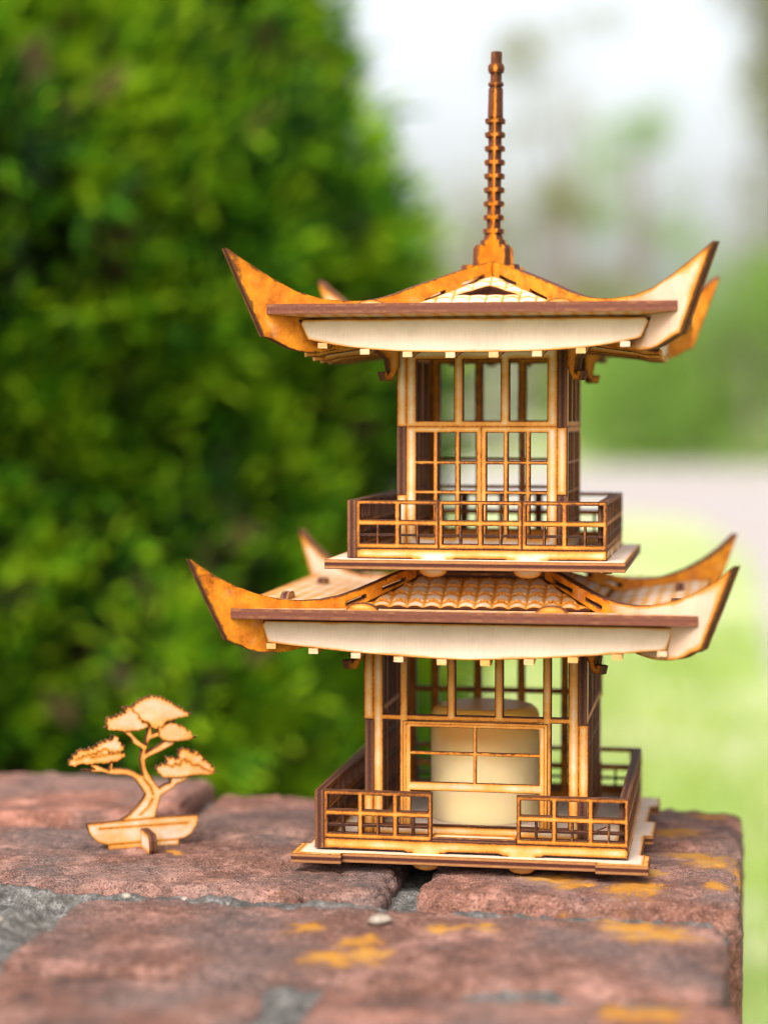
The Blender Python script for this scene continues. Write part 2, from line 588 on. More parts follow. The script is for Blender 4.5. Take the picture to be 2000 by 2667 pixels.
def slots(pairs, h=1.3):
    out = []
    for (u0, v0, u1, v1) in pairs:
        out.append([(u0, v0), (u1, v1), (u1, v1+h), (u0, v0+h)])
    return out

def roof(base, fin, e, z_out, ic, z_in, it, z_top, fy, f_top, f_hw0, f_hw1, f_end, f_mid, n_raft, pitch, deck_z, deck_h, wall_hw, rz, fin_slots, tri=False, bow=1.55):
    """e: eave half width; ic: half width at the crease; it: half width at the top; fy: distance of the fascia"""
    deck = panel('roof', rect(-deck_h, -deck_h, deck_h, deck_h), t=2.6, frame=flat_frame(base, deck_z), parent=pagoda, g=2.0)
    gap = 2.2
    for k in range(4):
        # outer board, rising a little towards its outer edge
        L = math.hypot(e-ic, z_in-z_out)
        sl = slope_frame(base, k, e, z_out, ic, z_in)
        panel('eave_board', [(-e+gap, 0), (e-gap, 0), (ic-gap, L), (-ic+gap, L)], t=3.2, frame=sl, parent=deck, g=1.2, char=0.30, rust=0.85, scores=tile_lines(e, ic, L, 5.4, 4.6), score_d=0.55)
        # steep tiled panel
        L2 = math.hypot(ic-it, z_top-z_in)
        sl2 = slope_frame(base, k, ic, z_in+0.05, it, z_top)
        o = [(-ic+gap, 0.2), (ic-gap, 0.2), (max(it-gap, 0.6), L2), (-max(it-gap, 0.6), L2)]
        holes = []
        if tri:
            holes = [[(-10.2, 17.4), (10.2, 17.4), (0, 26.0)]]
        tw, th = 5.6, 4.9
        def tile_h(P, L2=L2, tw=tw, th=th):
            row = np.floor((L2-P[:, 1])/th)
            fv = ((L2-P[:, 1])/th) % 1.0
            fu = ((P[:, 0])/tw) % 1.0
            bulge = np.sin(np.pi*np.clip(fu, 0, 1))**0.8
            return 0.1+(0.35 if tri else 1.25)*bulge*(0.35+0.65*fv)
        panel('tile_panel', o, holes if k == 0 else [], t=3.0 if tri else 1.6, char=0.9, frame=sl2, parent=deck, g=0.55, scores=tile_lines(ic, it, L2, tw, th, True), score_d=0.22, score_reach=1.0, height=tile_h, burn_shade=0.0 if tri else 0.2, ds=2.2 if tri else 1.35)
        # fascia with a bowed lower edge and two rounded lugs through the eave board
        fo = [(-f_hw0, f_top), (-f_hw1, f_end)]
        for i in range(1, 24):
            x = -f_hw1+2*f_hw1*i/24
            fo.append((x, f_mid+(f_end-f_mid)*abs(x/f_hw1)**bow))
        fo += [(f_hw1, f_end), (f_hw0, f_top)]
        panel('fascia', fo, t=3, ds=2.3, frame=side_frame(base, k, fy), parent=deck, g=1.1)
        for c in (-32.5, 27.5):
            zc = z_out+(z_in-z_out)*(e-fy)/(e-ic)
            panel('lug', [(c+5.0*math.cos(a), zc-0.3+2.5*math.sin(a)) for a in [math.pi*i/12 for i in range(13)]], t=3, frame=side_frame(base, k, fy), parent=deck, g=0.9)
        # rafters: flat bars lying across wall head and fascia, light end showing below the fascia
        for i in range(n_raft):
            u = (i-(n_raft-1)/2)*pitch
            ztab = f_mid-1.75+(f_end-f_mid)*abs(u/f_hw1)**bow
            yin = max(wall_hw+0.4, abs(u)+3.2)
            if yin > fy-3:
                yin = fy-2.0
            side_poly = [(fy+0.7, ztab), (fy+0.7, ztab+1.75), (fy-3.1, ztab+1.75), (fy-3.1, ztab+3.6), (yin, ztab+4.0+(fy-yin)*0.10), (yin, ztab+1.5+(fy-yin)*0.06), (fy-8, ztab+0.9), (fy-4.5, ztab)]
            if yin >= fy-5:
                side_poly = [(fy+0.7, ztab), (fy+0.7, ztab+1.75), (yin, ztab+1.75), (yin, ztab)]
            c, s = [(1, 0), (0, 1), (-1, 0), (0, -1)][k]
            def rf(a, b, w, u=u, c=c, s=s):
                x, y = u+w-1.5, -a
                return base(c*x-s*y, s*x+c*y, b)
            ob = panel('rafter', side_poly, t=3, frame=rf, parent=deck, g=1.1)
            me = ob.data                         # the sawn front end is clean wood, not charred
            for p in me.polygons:
                if p.material_index == 1 and max(abs((Vector(base(c*0+s*(fy+0.7), s*0-c*(fy+0.7), 0))*MM-Vector(base(0, 0, 0))*MM).normalized().dot(p.normal)), 0) > 0.9 and \
                   (Vector(p.center)-Vector(base(0, 0, 0))*MM).dot((Vector(base(s*1.0, -c*1.0, 0))-Vector(base(0, 0, 0)))) > (fy+0.6)*MM:
                    p.material_index = 0
            att = me.attributes['d'].data
            for v in me.vertices:
                if (v.co-Vector(base(0, 0, 0))*MM).dot(Vector(base(s*1.0, -c*1.0, 0))-Vector(base(0, 0, 0))) > (fy+0.5)*MM:
                    att[v.index].value = 1.3
        # hip fin on the diagonal
        def fin_burn(P, k=k):
            if k == 1:
                return np.clip(1.05-(P[:, 0]-60)/32.0, 0.32, 1.0)
            if k == 3:
                return np.full(len(P), 0.35)
            return np.full(len(P), 1.0)
        panel('hip_fin', fin, slots(fin_slots), t=3, frame=diag_frame(base, k, 3.0), parent=deck, g=1.0, burn_shade=fin_burn, char=0.5, ds=lambda P: 1.6-1.1*np.clip((P[:, 0]-fin[0][0]+26)/22, 0, 1))
        # hooked bracket under the corner
        r0 = wall_hw*1.414+0.6
        br = [(r0, rz+15.2), (r0, rz+4.6), (r0+2.9, rz+0.1), (r0+6.2, rz), (r0+7.2, rz+2.9), (r0+5.2, rz+3.1), (r0+4.8, rz+2.1), (r0+3.8, rz+3.2), (r0+4.6, rz+7.0), (r0+8.5, rz+10.0), (r0+13, rz+15.2)]
        panel('bracket', br, t=3, frame=diag_frame(base, k, 3.0), parent=deck, g=0.9, burn_shade=0.7, char=0.8, ds=0.5)
    return deck

def tile_lines(e, ic, L, tw, th, arcs=True):
    """engraved scalloped tile rows on a trapezoid that narrows from 2e to 2ic over L"""
    S = []
    nr = int(L/th)+1
    for r in range(nr+1):
        v = L-r*th
        if v < -th:
            break
        half = e+(ic-e)*max(v, 0)/L
        n = int(half/tw)+2
        for i in range(-n, n):
            u0 = i*tw
            S.append([(u0+tw*j/6, v-1.5+1.5*math.sin(math.pi*j/6)) for j in range(7)])
            S.append([(u0, v-1.5), (u0, v-th-1.5)])
    return S

lower_roof = roof(LOW, FIN_LO, 75.0, 84.2, 40.0, 81.4, 23.0, 90.0, 66.5, 79.6, 65.2, 63.0, 72.6, 68.3, 10, 13.7, 92.3, 23.0, HWL, 61.5,
                  [(60.5, 82.6, 52.5, 84.9), (46, 87.0, 36.5, 89.6)])

# ---- upper storey
upper_plate = panel('balcony_plate', rect(-48.7, -48.7, 48.7, 48.7), t=3.1, ds=1.8, char=-0.75, frame=flat_frame(UPP, 98.1), parent=pagoda, g=1.6)
E1 = 42.4
for k in range(4):
    u0, u1 = -E1+3.05, E1
    skirting('skirting', UPP, k, E1, u0, u1, 98.3, 101.4, pagoda, (-14.0, 17.0))
    w3 = (u1-u0)/3
    for i in range(3):
        a, b = u0+i*w3+(0.06 if i else 0), u0+(i+1)*w3-(0.06 if i < 2 else 0)
        panel('railing_panel', rect(a, 101.5, b, 117.2), rail_cells(a, b, 101.5, 117.2, 2), t=3, ds=0.78 if k == 0 else 0.55, char=0.6, frame=side_frame(UPP, k, E1), parent=pagoda, g=0.62)

HWU = 28.3
def upper_holes():
    H = [rect(-21.8, 143.2, -9.1, 163.5), rect(-6.1, 143.2, 6.4, 163.5), rect(9.3, 143.2, 21.8, 163.5)]
    bars = [(104.6, 108.9), (109.8, 119.0), (120.1, 128.8), (129.9, 139.3)]
    for a, b in ((-21.8, -16.0), (-14.6, -8.7), (-7.2, -1.6), (1.7, 7.4), (8.9, 14.8), (16.2, 21.8)):
        for z0, z1 in bars:
            H.append(rect(a, z0, b, z1))
    return H
for k in range(4):
    H = upper_holes()
    if k == 2:
        H = H[:3]+[rect(a, z0, b, z1) for a, b in ((-21.8, -8.7), (-6.6, 6.6), (8.9, 21.8)) for z0, z1 in ((104.6, 119.0), (120.1, 128.8), (129.9, 139.3))]
    panel('wall_frame', wall_outline(HWU, 98.2, 172.5, 118.7, 141.2), H, t=3, frame=side_frame(UPP, k, HWU), parent=pagoda, g=0.72, char=0.75, ds=[1.15, 0.8, 0.4, 0.7][k], burn_shade=[0, 0, 0.6, 0.3][k],  # extra scorch on the far walls is interior shade put into the colour
          scores=[[(-25.1, 98.5), (-25.1, 172)], [(-25, 141.3), (25, 141.3)], [(0, 141.2), (0, 104)], [(25.1, 98.5), (25.1, 172)]])

upper_roof = roof(TOP, FIN_UP, 66.5, 180.2, 33.5, 177.8, 1.8, 192.6, 58.0, 175.6, 55.9, 52.9, 169.2, 165.0, 8, 13.7, 174.9, 28.0, HWU, 156.5,
                  [(30.3, 182.7, 21.6, 186.0), (14.4, 188.6, 5.2, 191.6)], tri=True, bow=3.0)

# ---- spire: two crossed plates with the same knobbed profile
def spire_profile():
    t = [(193.2, 1.7), (194.1, 13.2), (196.2, 12.6), (196.25, 8.0), (202.0, 7.8), (203.2, 7.0), (203.25, 4.9), (205.0, 4.7), (205.05, 3.6), (206.9, 3.4)]
    z = 207.1
    for i in range(9):
        zc = 208.2+i*4.69
        w = 4.35-0.03*i
        t += [(zc-0.9, 2.45-0.02*i), (zc-0.85, w-0.15), (zc+0.45, w), (zc+0.8, w-0.5), (zc+0.85, 2.40-0.02*i)]
    t += [(247.0, 2.8), (256.7, 2.55), (256.8, 2.0), (257.5, 2.0), (257.55, 2.7), (258.2, 2.95), (258.8, 2.5), (258.85, 1.9), (261.9, 1.75), (262.0, 2.6), (263.1, 3.1), (264.4, 3.0), (265.2, 2.2), (265.25, 1.75), (269.2, 1.7)]
    return [(z, w*0.86) if z > 206 else (z, w) for z, w in t]
def spire_plate(k, parent):
    pr = spire_profile()
    o = [(w, z) for z, w in pr]+[(-w, z) for z, w in reversed(pr)]
    a = -math.pi*3/4 if k == 0 else -math.pi/4
    c, s = math.cos(a), math.sin(a)
    def f(u, v, w):
        q = (w-1.2)+(0.003 if k else 0)
        sh = max(0, v-200)*0.013
        x, y, z = TOP(c*u-s*q, s*u+c*q, v)
        return (x+sh, y, z)
    return panel('spire_plate', o, t=2.4, frame=f, parent=parent, g=0.8, burn_shade=lambda P: np.clip(1.15-(P[:, 1]-203)/38.0, 0.15, 1.0), char=0.9 if k else 0.2, ds=0.75, rust=0.0 if k else 0.7)
spire = spire_plate(0, pagoda)
spire.name = 'spire'
spire_plate(1, spire)

# ------------------------------------------------------------------ candle inside the lower room
def wax_mat():
    k = NT('candle_wax')
    geo = k.n('TexCoord').outputs['Object']
    sx = k.n('SeparateXYZ'); k.l(geo, sx.inputs[0])
    n = k.noise(geo, 60, 3, 0.5)
    c = k.mix(k.ramp(n, [(0.35, 0.0), (0.7, 1.0)]), (0.76, 0.585, 0.31), (0.82, 0.65, 0.37))
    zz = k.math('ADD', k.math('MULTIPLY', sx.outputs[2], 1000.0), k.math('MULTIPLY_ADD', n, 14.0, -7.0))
    c = k.mix(k.ramp(k.math('DIVIDE', zz, 40.0), [(0.50, 0.0), (0.78, 0.80), (1.0, 0.95)]), c, (0.72, 0.33, 0.03))   # amber glow of the translucent top, painted into the wax colour
    k.l(c, k.b.inputs['Base Color'])
    k.b.inputs['Subsurface Weight'].default_value = 0.6
    k.b.inputs['Subsurface Radius'].default_value = (0.012, 0.006, 0.002)
    k.b.inputs['Subsurface Scale'].default_value = 1.0
    k.b.inputs['Roughness'].default_value = 0.5
    return k.m
def amber_mat():
    k = NT('amber_wax')
    geo = k.n('TexCoord').outputs['Object']
    n = k.noise(geo, 90, 3, 0.5)
    c = k.mix(n, (0.66, 0.27, 0.015), (0.74, 0.36, 0.04))
    k.l(c, k.b.inputs['Base Color'])
    k.b.inputs['Subsurface Weight'].default_value = 0.5
    k.b.inputs['Subsurface Radius'].default_value = (0.012, 0.006, 0.002)
    k.b.inputs['Subsurface Scale'].default_value = 1.0
    k.b.inputs['Roughness'].default_value = 0.45
    return k.m
def lathe(name, prof, mat, parent=None, n=64, loc=(0, 0, 0)):
    V, F = [], []
    for r, z in prof:
        for i in range(n):
            a = 2*math.pi*i/n
            V.append((loc[0]+r*math.cos(a), loc[1]+r*math.sin(a), loc[2]+z))
    for j in range(len(prof)-1):
        for i in range(n):
            F.append((j*n+i, j*n+(i+1) % n, (j+1)*n+(i+1) % n, (j+1)*n+i))
    V = [(x*MM, y*MM, z*MM) for x, y, z in V]
    return link_mesh(name, V, F, mat, parent, smooth=True)
candle = thing('pillar_candle', 'cream pillar candle with an amber top inside the lower room of the pagoda', 'candle', (0, 0, 6.05*MM))
prof = [(0.01, 0), (18.4, 0), (18.8, 0.5), (18.8, 34.0), (18.6, 35.8), (18.0, 37.3), (16.8, 38.5), (15.2, 38.9)]
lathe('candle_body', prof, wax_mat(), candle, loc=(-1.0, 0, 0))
lathe('candle_top', [(15.2, 38.9), (14.6, 38.85), (13.5, 38.75), (9, 38.6), (2, 38.5), (0.01, 38.5)], amber_mat(), candle, loc=(-1.0, 0, 0))

# ------------------------------------------------------------------ wooden bonsai cut-out
BON = {
'trunk': [(-8.3, 6.4), (-4.8, 8.5), (-2.1, 11.0), (-0.1, 13.6), (0.6, 15.0), (-0.9, 17.4), (-2.8, 20.1), (-4.3, 21.5), (-6.6, 22.2), (-9.7, 22.4), (-12.0, 22.8), (-14.7, 23.7), (-16.6, 23.8), (-21.2, 24.2), (-21.3, 25.0), (-17.0, 24.8), (-18.5, 25.8), (-19.8, 26.8), (-17.0, 26.5), (-14.7, 25.4), (-12.0, 24.1), (-11.6, 26.9), (-10.8, 26.8), (-10.8, 24.6), (-8.2, 24.6), (-5.1, 24.0), (-2.8, 22.9), (-1.4, 21.9), (-0.2, 21.6), (-0.8, 24.3), (-1.3, 27.1), (-1.0, 28.9), (-0.4, 30.4), (-0.8, 31.0), (-3.5, 32.7), (-4.2, 34.5), (-6.5, 36.5), (-6.3, 37.8), (-4.6, 37.6), (-3.6, 35.6), (-1.5, 33.6), (0.5, 32.1), (0.8, 34.2), (1.6, 37.4), (1.7, 38.6), (2.9, 38.2), (2.9, 35.8), (4.7, 36.3), (5.4, 36.3), (5.4, 34.8), (2.7, 34.1), (1.8, 33.4), (1.0, 30.4), (0.6, 29.1), (4.7, 31.3), (7.8, 33.3), (11.3, 33.3), (10.5, 31.7), (7.8, 30.4), (4.7, 29.0), (1.5, 27.8), (0.6, 26.9), (0.7, 24.6), (1.9, 21.9), (3.4, 19.5), (5.4, 16.8), (7.7, 18.0), (9.3, 18.3), (9.7, 20.9), (13.2, 20.9), (16.8, 21.0), (14.4, 18.8), (11.3, 17.8), (10.5, 16.7), (7.7, 15.2), (5.9, 14.1), (5.3, 11.7), (4.4, 9.0), (3.8, 6.6), (-2.1, 6.3)],
'pad_top': [(-3.4, 43.4), (-4.2, 45.4), (-2.6, 46.4), (-1.4, 47.3), (0.5, 48.2), (2.8, 48.7), (5.2, 48.4), (7.5, 47.5), (9.4, 46.6), (11.0, 45.2), (13.0, 44.1), (14.9, 42.7), (16.9, 42.2), (15.3, 41.1), (12.2, 40.9), (10.6, 40.4), (7.8, 39.8), (6.7, 37.9), (4.3, 37.3), (2.4, 38.0), (2.0, 39.7), (-0.3, 40.4), (-1.5, 41.6)],
'pad_b': [(-13.0, 41.8), (-10.3, 42.1), (-8.0, 43.1), (-6.6, 43.6), (-7.6, 45.2), (-6.1, 45.0), (-4.6, 45.6), (-2.6, 43.2), (-1.9, 43.5), (-1.5, 41.6), (-0.3, 40.0), (1.8, 39.5), (1.6, 38.2), (-0.3, 37.7), (-1.9, 37.2), (-4.2, 37.2), (-6.5, 37.1), (-9.6, 37.6), (-11.9, 37.8), (-13.4, 38.8), (-12.7, 39.5)],
'pad_c': [(4.3, 37.7), (7.4, 38.1), (7.8, 39.8), (9.4, 38.9), (10.8, 40.0), (11.8, 38.4), (13.9, 37.9), (15.3, 36.5), (17.1, 35.6), (16.7, 34.7), (18.6, 34.0), (16.5, 33.3), (14.5, 32.9), (12.1, 32.8), (9.4, 32.8), (6.6, 33.5), (5.1, 34.7), (5.3, 36.7)],
'pad_l': [(-26.1, 27.4), (-23.4, 30.3), (-22.1, 31.7), (-20.0, 31.4), (-16.9, 32.2), (-15.0, 33.6), (-11.9, 34.5), (-11.6, 36.3), (-10.8, 34.9), (-9.2, 35.9), (-8.5, 33.2), (-6.8, 32.2), (-7.0, 30.8), (-8.5, 30.2), (-6.2, 28.7), (-8.1, 27.8), (-9.1, 26.8), (-11.2, 27.1), (-13.1, 26.5), (-15.8, 26.8), (-18.9, 26.5), (-21.9, 26.9), (-23.8, 26.1), (-25.7, 26.6)],
'pad_r': [(4.0, 23.7), (5.8, 24.7), (8.2, 25.0), (7.8, 28.1), (9.3, 27.2), (11.9, 26.3), (12.5, 27.8), (12.1, 29.7), (13.9, 30.0), (15.8, 29.5), (16.8, 28.3), (18.8, 29.2), (18.8, 27.8), (20.6, 27.3), (20.8, 25.7), (22.7, 24.9), (23.9, 23.2), (25.5, 21.4), (24.3, 20.7), (22.3, 20.4), (19.6, 20.6), (16.8, 20.6), (13.2, 20.2), (9.3, 20.3), (6.6, 20.6), (5.0, 22.1)],
'pot': [(-19.8, 6.1), (-8.3, 6.4), (-2.1, 6.6), (3.8, 6.9), (19.3, 6.6), (18.7, 3.4), (16.7, 0.4), (14.3, -1.0), (12.3, -1.3), (12.3, -3.25), (-12.6, -3.25), (-12.7, -1.6), (-16.0, -0.5), (-18.3, 1.8), (-19.4, 3.8)],
}
def jag(poly, amp, top_only=None, step=1.05):
    """twig-like nubs along an outline"""
    q = resample(poly, step)
    c = q.mean(0)
    n = len(q)
    out = []
    for i in range(n):
        tn = q[(i+1) % n]-q[i-1]
        nr = np.array([tn[1], -tn[0]])/max(np.linalg.norm(tn), 1e-6)
        if np.dot(nr, q[i]-c) < 0:
            nr = -nr
        up = 1.0 if nr[1] > -0.2 else 0.4
        out.append(tuple(q[i]+nr*amp*up*(1 if i % 2 else -0.35)*random.uniform(0.5, 1.3)))
    return out
bonsai = thing('wooden_bonsai', 'small flat plywood bonsai tree cut-out standing on the bricks left of the pagoda', 'model bonsai', (-118.5*MM, -9.1*MM, 0), (0, 0, 0.35))
def bon_frame(off):
    return lambda u, v, w: (u, w+off, v)
panel('trunk', BON['trunk'], t=2.6, frame=bon_frame(0.0), parent=bonsai, ds=1.6, cap=1.35, g=0.7, scores=[[(0.1, 20.4), (2.3, 17.6), (3.2, 14.9)], [(3.0, 13.2), (1.4, 10.4), (-1.3, 8.1)]], score_d=0.05)
for i, nm in enumerate(('pad_top', 'pad_b', 'pad_c', 'pad_l', 'pad_r')):
    sc = []
    if nm == 'pad_l':
        sc = [jag([(-23.4, 28.4), (-20.0, 29.5), (-16.6, 30.0), (-13.1, 31.6), (-12.0, 30.0), (-8.1, 30.1)], 0.5)[:-4]]
    if nm == 'pad_r':
        sc = [[(8, 25), (10, 24), (11, 25.2), (12.5, 24.3), (13.2, 26), (14.4, 26.5), (15, 25.4), (16.0, 25.6), (17, 24.2), (19.2, 24.1), (20.8, 22.8), (24.7, 21.2)]]
    panel('foliage_pad', jag(BON[nm], 0.6), t=2.6, frame=bon_frame(-0.35-0.08*(i % 3)), parent=bonsai, ds=1.6, cap=1.35, g=0.7, scores=sc, score_d=0.05)
panel('pot', BON['pot'], [], t=2.6, frame=bon_frame(-0.2), parent=bonsai, ds=1.9, cap=1.5, g=0.8, scores=[[(-15.6, 4.2), (15.5, 4.2)], [(-12.5, -1.5), (12.2, -1.3)]], score_d=0.05)
def sup_frame(u, v, w):
    return (w-1.3, u, v)
panel('cross_support', [(-12.6, -3.3), (-13.4, -1.6), (-13.2, 1.4), (-12.2, 2.8), (-10.6, 3.5), (-0.5, 3.5), (-0.5, -3.3)], t=2.6, frame=sup_frame, parent=bonsai, g=0.8, char=0.8)
panel('cross_support', [(12.6, -3.3), (13.4, -1.6), (13.2, 1.4), (12.2, 2.8), (10.6, 3.5), (2.6, 3.5), (2.6, -3.3)], t=2.6, frame=sup_frame, parent=bonsai, g=0.8, char=0.8)

# ------------------------------------------------------------------ brick wall
WT = -0.18
WR = rotf(WT)
TOPZ = -2.5
GROUND = -0.85
def brick_mat():
    k = NT('weathered_brick')
    geo = k.n('TexCoord').outputs['Object']
    big = k.noise(geo, 16, 4, 0.6)
    med = k.noise(geo, 70, 4, 0.65)
    fine = k.noise(geo, 420, 4, 0.75)
    vfine = k.noise(geo, 1500, 2, 0.7)
    c = k.ramp(med, [(0.30, (0.082, 0.035, 0.024)), (0.5, (0.148, 0.067, 0.046)), (0.70, (0.37, 0.190, 0.145))])
    c = k.mix(k.ramp(big, [(0.44, 0.0), (0.58, 0.7)]), c, (0.112, 0.086, 0.079))        # grey weathering
    tone = k.n('Attribute', attribute_name='tone').outputs['Fac']
    c = k.mix(1.0, c, k.ramp(tone, [(0.0, (0.72, 0.70, 0.72)), (0.5, (1.0, 1.0, 1.0)), (1.0, (1.28, 1.12, 1.05))]), 'MULTIPLY')
    c = k.mix(k.ramp(fine, [(0.52, 0.0), (0.70, 0.65)]), c, (0.34, 0.19, 0.15))           # pale grit
    c = k.mix(k.ramp(fine, [(0.30, 0.85), (0.44, 0.0)]), c, (0.022, 0.014, 0.013))         # dark pits
    c = k.mix(k.ramp(vfine, [(0.36, 0.75), (0.47, 0.0)]), c, (0.018, 0.012, 0.011))
    c = k.mix(k.ramp(vfine, [(0.58, 0.0), (0.70, 0.5)]), c, (0.36, 0.22, 0.17))
    soot = k.noise(k.mapping(geo, (1, 1, 1), (3.1, 1.7, 0)), 30, 5, 0.7)
    c = k.mix(k.ramp(soot, [(0.54, 0.0), (0.68, 0.7)]), c, (0.028, 0.023, 0.023))
    # orange crustose lichen, spots with a ragged outline
    va = k.n('VectorMath', operation='ADD')
    nz = k.n('TexNoise'); nz.inputs['Scale'].default_value = 95; nz.inputs['Detail'].default_value = 5
    k.l(geo, nz.inputs['Vector'])
    sc = k.n('VectorMath', operation='SCALE'); sc.inputs['Scale'].default_value = 0.022
    sub = k.n('VectorMath', operation='SUBTRACT'); k.l(nz.outputs['Color'], sub.inputs[0]); sub.inputs[1].default_value = (0.5, 0.5, 0.5)
    k.l(sub.outputs[0], sc.inputs[0]); k.l(geo, va.inputs[0]); k.l(sc.outputs[0], va.inputs[1])
    spots = [(57, -103, 8, 7), (65, -110, 9, 6), (50, -92, 8, 4), (36, -87, 10, 4), (3, -113, 5.5, 4), (13, -110, 4, 3.2), (-38, -120, 4.5, 4.5), (-25, -148, 6, 6), (-15, -145, 7, 5), (-20, -131, 5, 4),
             (54, -61, 8, 9), (26, -52, 9, 4), (33, -58, 7, 5), (76, -17, 9, 7), (70, -8, 7, 5), (80, -50, 5, 6), (60, -38, 5, 4), (67, -180, 6, 7), (60, -183, 5, 5), (-17, -88, 5, 2.5), (-11, -144, 4, 4), (62, 30, 9, 5), (74, 62, 6, 4), (-104, -36, 4, 1.6), (86, -30, 3, 7)]
    tot = None
    for (x, y, a, b) in spots:
        a, b = a*1.2, b*1.55
        X, Y, _ = WR(x, y, 0)
        mp = k.n('Mapping'); mp.vector_type = 'POINT'
        mp.inputs['Location'].default_value = (-X*MM*1000/a, -Y*MM*1000/b, 0)
        mp.inputs['Scale'].default_value = (1000/a, 1000/b, 0)
        k.l(va.outputs[0], mp.inputs['Vector'])
        ln = k.n('VectorMath', operation='LENGTH'); k.l(mp.outputs[0], ln.inputs[0])
        v = ln.outputs['Value']
        tot = v if tot is None else k.math('MINIMUM', tot, v)
    tot = k.math('ADD', tot, k.math('MULTIPLY_ADD', fine, 1.5, -0.75))
    tot = k.math('ADD', tot, k.math('MULTIPLY_ADD', vfine, 2.4, -1.2))
    lm = k.ramp(tot, [(0.60, 1.0), (0.95, 0.0)])
    lc = k.mix(vfine, (0.32, 0.115, 0.005), (0.46, 0.21, 0.016))
    lc = k.mix(k.ramp(med, [(0.45, 0.0), (0.65, 0.6)]), lc, (0.40, 0.23, 0.05))
    c = k.mix(k.math('MULTIPLY', lm, 0.85), c, lc)
    k.l(c, k.b.inputs['Base Color'])
    k.b.inputs['Roughness'].default_value = 0.9
    k.b.inputs['Specular IOR Level'].default_value = 0.2
    k.bump(k.math('ADD', k.math('ADD', fine, k.math('MULTIPLY', lm, 0.5)), k.math('MULTIPLY', vfine, 0.8)), 0.7, 0.0014)
    return k.m
def mortar_mat():
    k = NT('old_mortar')
    geo = k.n('TexCoord').outputs['Object']
    n = k.noise(geo, 250, 5, 0.75)
    n2 = k.noise(geo, 900, 3, 0.7)
    n3 = k.noise(geo, 25, 3, 0.6)
    c = k.ramp(n, [(0.34, (0.022, 0.020, 0.016)), (0.52, (0.095, 0.087, 0.080)), (0.70, (0.27, 0.255, 0.24))])
    c = k.mix(k.ramp(n2, [(0.36, 0.9), (0.5, 0.0)]), c, (0.025, 0.021, 0.016))
    c = k.mix(k.ramp(n3, [(0.5, 0.0), (0.7, 0.5)]), c, (0.10, 0.085, 0.065))
    k.l(c, k.b.inputs['Base Color'])
    k.b.inputs['Roughness'].default_value = 0.95
    k.bump(k.math('ADD', n, k.math('MULTIPLY', n2, 0.5)), 0.9, 0.002)
    return k.m
M_BRICK, M_MORTAR = brick_mat(), mortar_mat()

def brick_geo(x0, y0, z0, x1, y1, z1, step, rad, seed, amp=1.0, tilt=(0, 0), skip_bottom=True):
    """weathered brick: a box grid with rounded, chipped arrises; mm, wall frame"""
    c = np.array([(x0+x1)/2, (y0+y1)/2, (z0+z1)/2]); h = np.array([(x1-x0)/2, (y1-y0)/2, (z1-z0)/2])
    n = np.maximum(2, np.ceil(2*h/step).astype(int))
    V, Q = [], []
    off = 0
    for ax in range(3):
        for sgn in (-1, 1):
            if skip_bottom and ax == 2 and sgn < 0:
                continue
            a, b = [(1, 2), (2, 0), (0, 1)][ax]
            u = np.linspace(-h[a], h[a], n[a]+1); v = np.linspace(-h[b], h[b], n[b]+1)
            U, W = np.meshgrid(u, v, indexing='ij')
            P = np.zeros((U.size, 3)); P[:, a] = U.ravel(); P[:, b] = W.ravel(); P[:, ax] = sgn*h[ax]
            I = np.arange(U.size).reshape(U.shape)
            q = np.stack([I[:-1, :-1], I[1:, :-1], I[1:, 1:], I[:-1, 1:]], -1).reshape(-1, 4)
            if sgn < 0:
                q = q[:, ::-1]
            V.append(P); Q.append(q+off); off += len(P)
    V = np.concatenate(V); Q = np.concatenate(Q)
    W = V+c
    # chipping: locally larger rounding radius
    chip = np.clip(fbm(W/14.0, 3, seed+40)-0.50, 0, 1)*4.0
    r = rad*(0.7+1.2*fbm(W/22.0, 2, seed+9))+rad*1.5*chip
    r = np.minimum(r, h.min()*0.8)[:, None]
    inner = np.clip(V, -(h-r), h-r)
    dlt = V-inner
    ln = np.linalg.norm(dlt, axis=1, keepdims=True)
    nrm = dlt/np.maximum(ln, 1e-6)
    P = inner+nrm*r
    P = np.where(ln > 1e-6, P, V)
    dsp = (fbm(W/30.0, 3, seed)-0.5)*1.8*amp + (fbm(W/6.0, 4, seed+3, 0.6)-0.5)*1.2*amp
    pit = np.clip(fbm(W/3.2, 2, seed+77)-0.62, 0, 1)*-5.0*amp
    near = np.clip(1-np.abs(np.sort(h-np.abs(V), axis=1)[:, 1])/9.0, 0, 1)
    dsp = dsp + (fbm(W/4.0, 4, seed+21, 0.65)-0.60)*4.6*near*amp + (fbm(W/2.2, 2, seed+55)-0.5)*0.7*amp
    P = P+nrm*(dsp+pit)[:, None]
    P[:, 2] += tilt[0]*P[:, 0]+tilt[1]*P[:, 1]
    P = P+c
    X = np.stack(WR(P[:, 0], P[:, 1], P[:, 2]), -1)*MM
    return X, Q

def merge(parts):
    V, Q, off = [], [], 0
    for v, q in parts:
        V.append(v); Q.append(q+off); off += len(v)
    return np.concatenate(V), np.concatenate(Q)

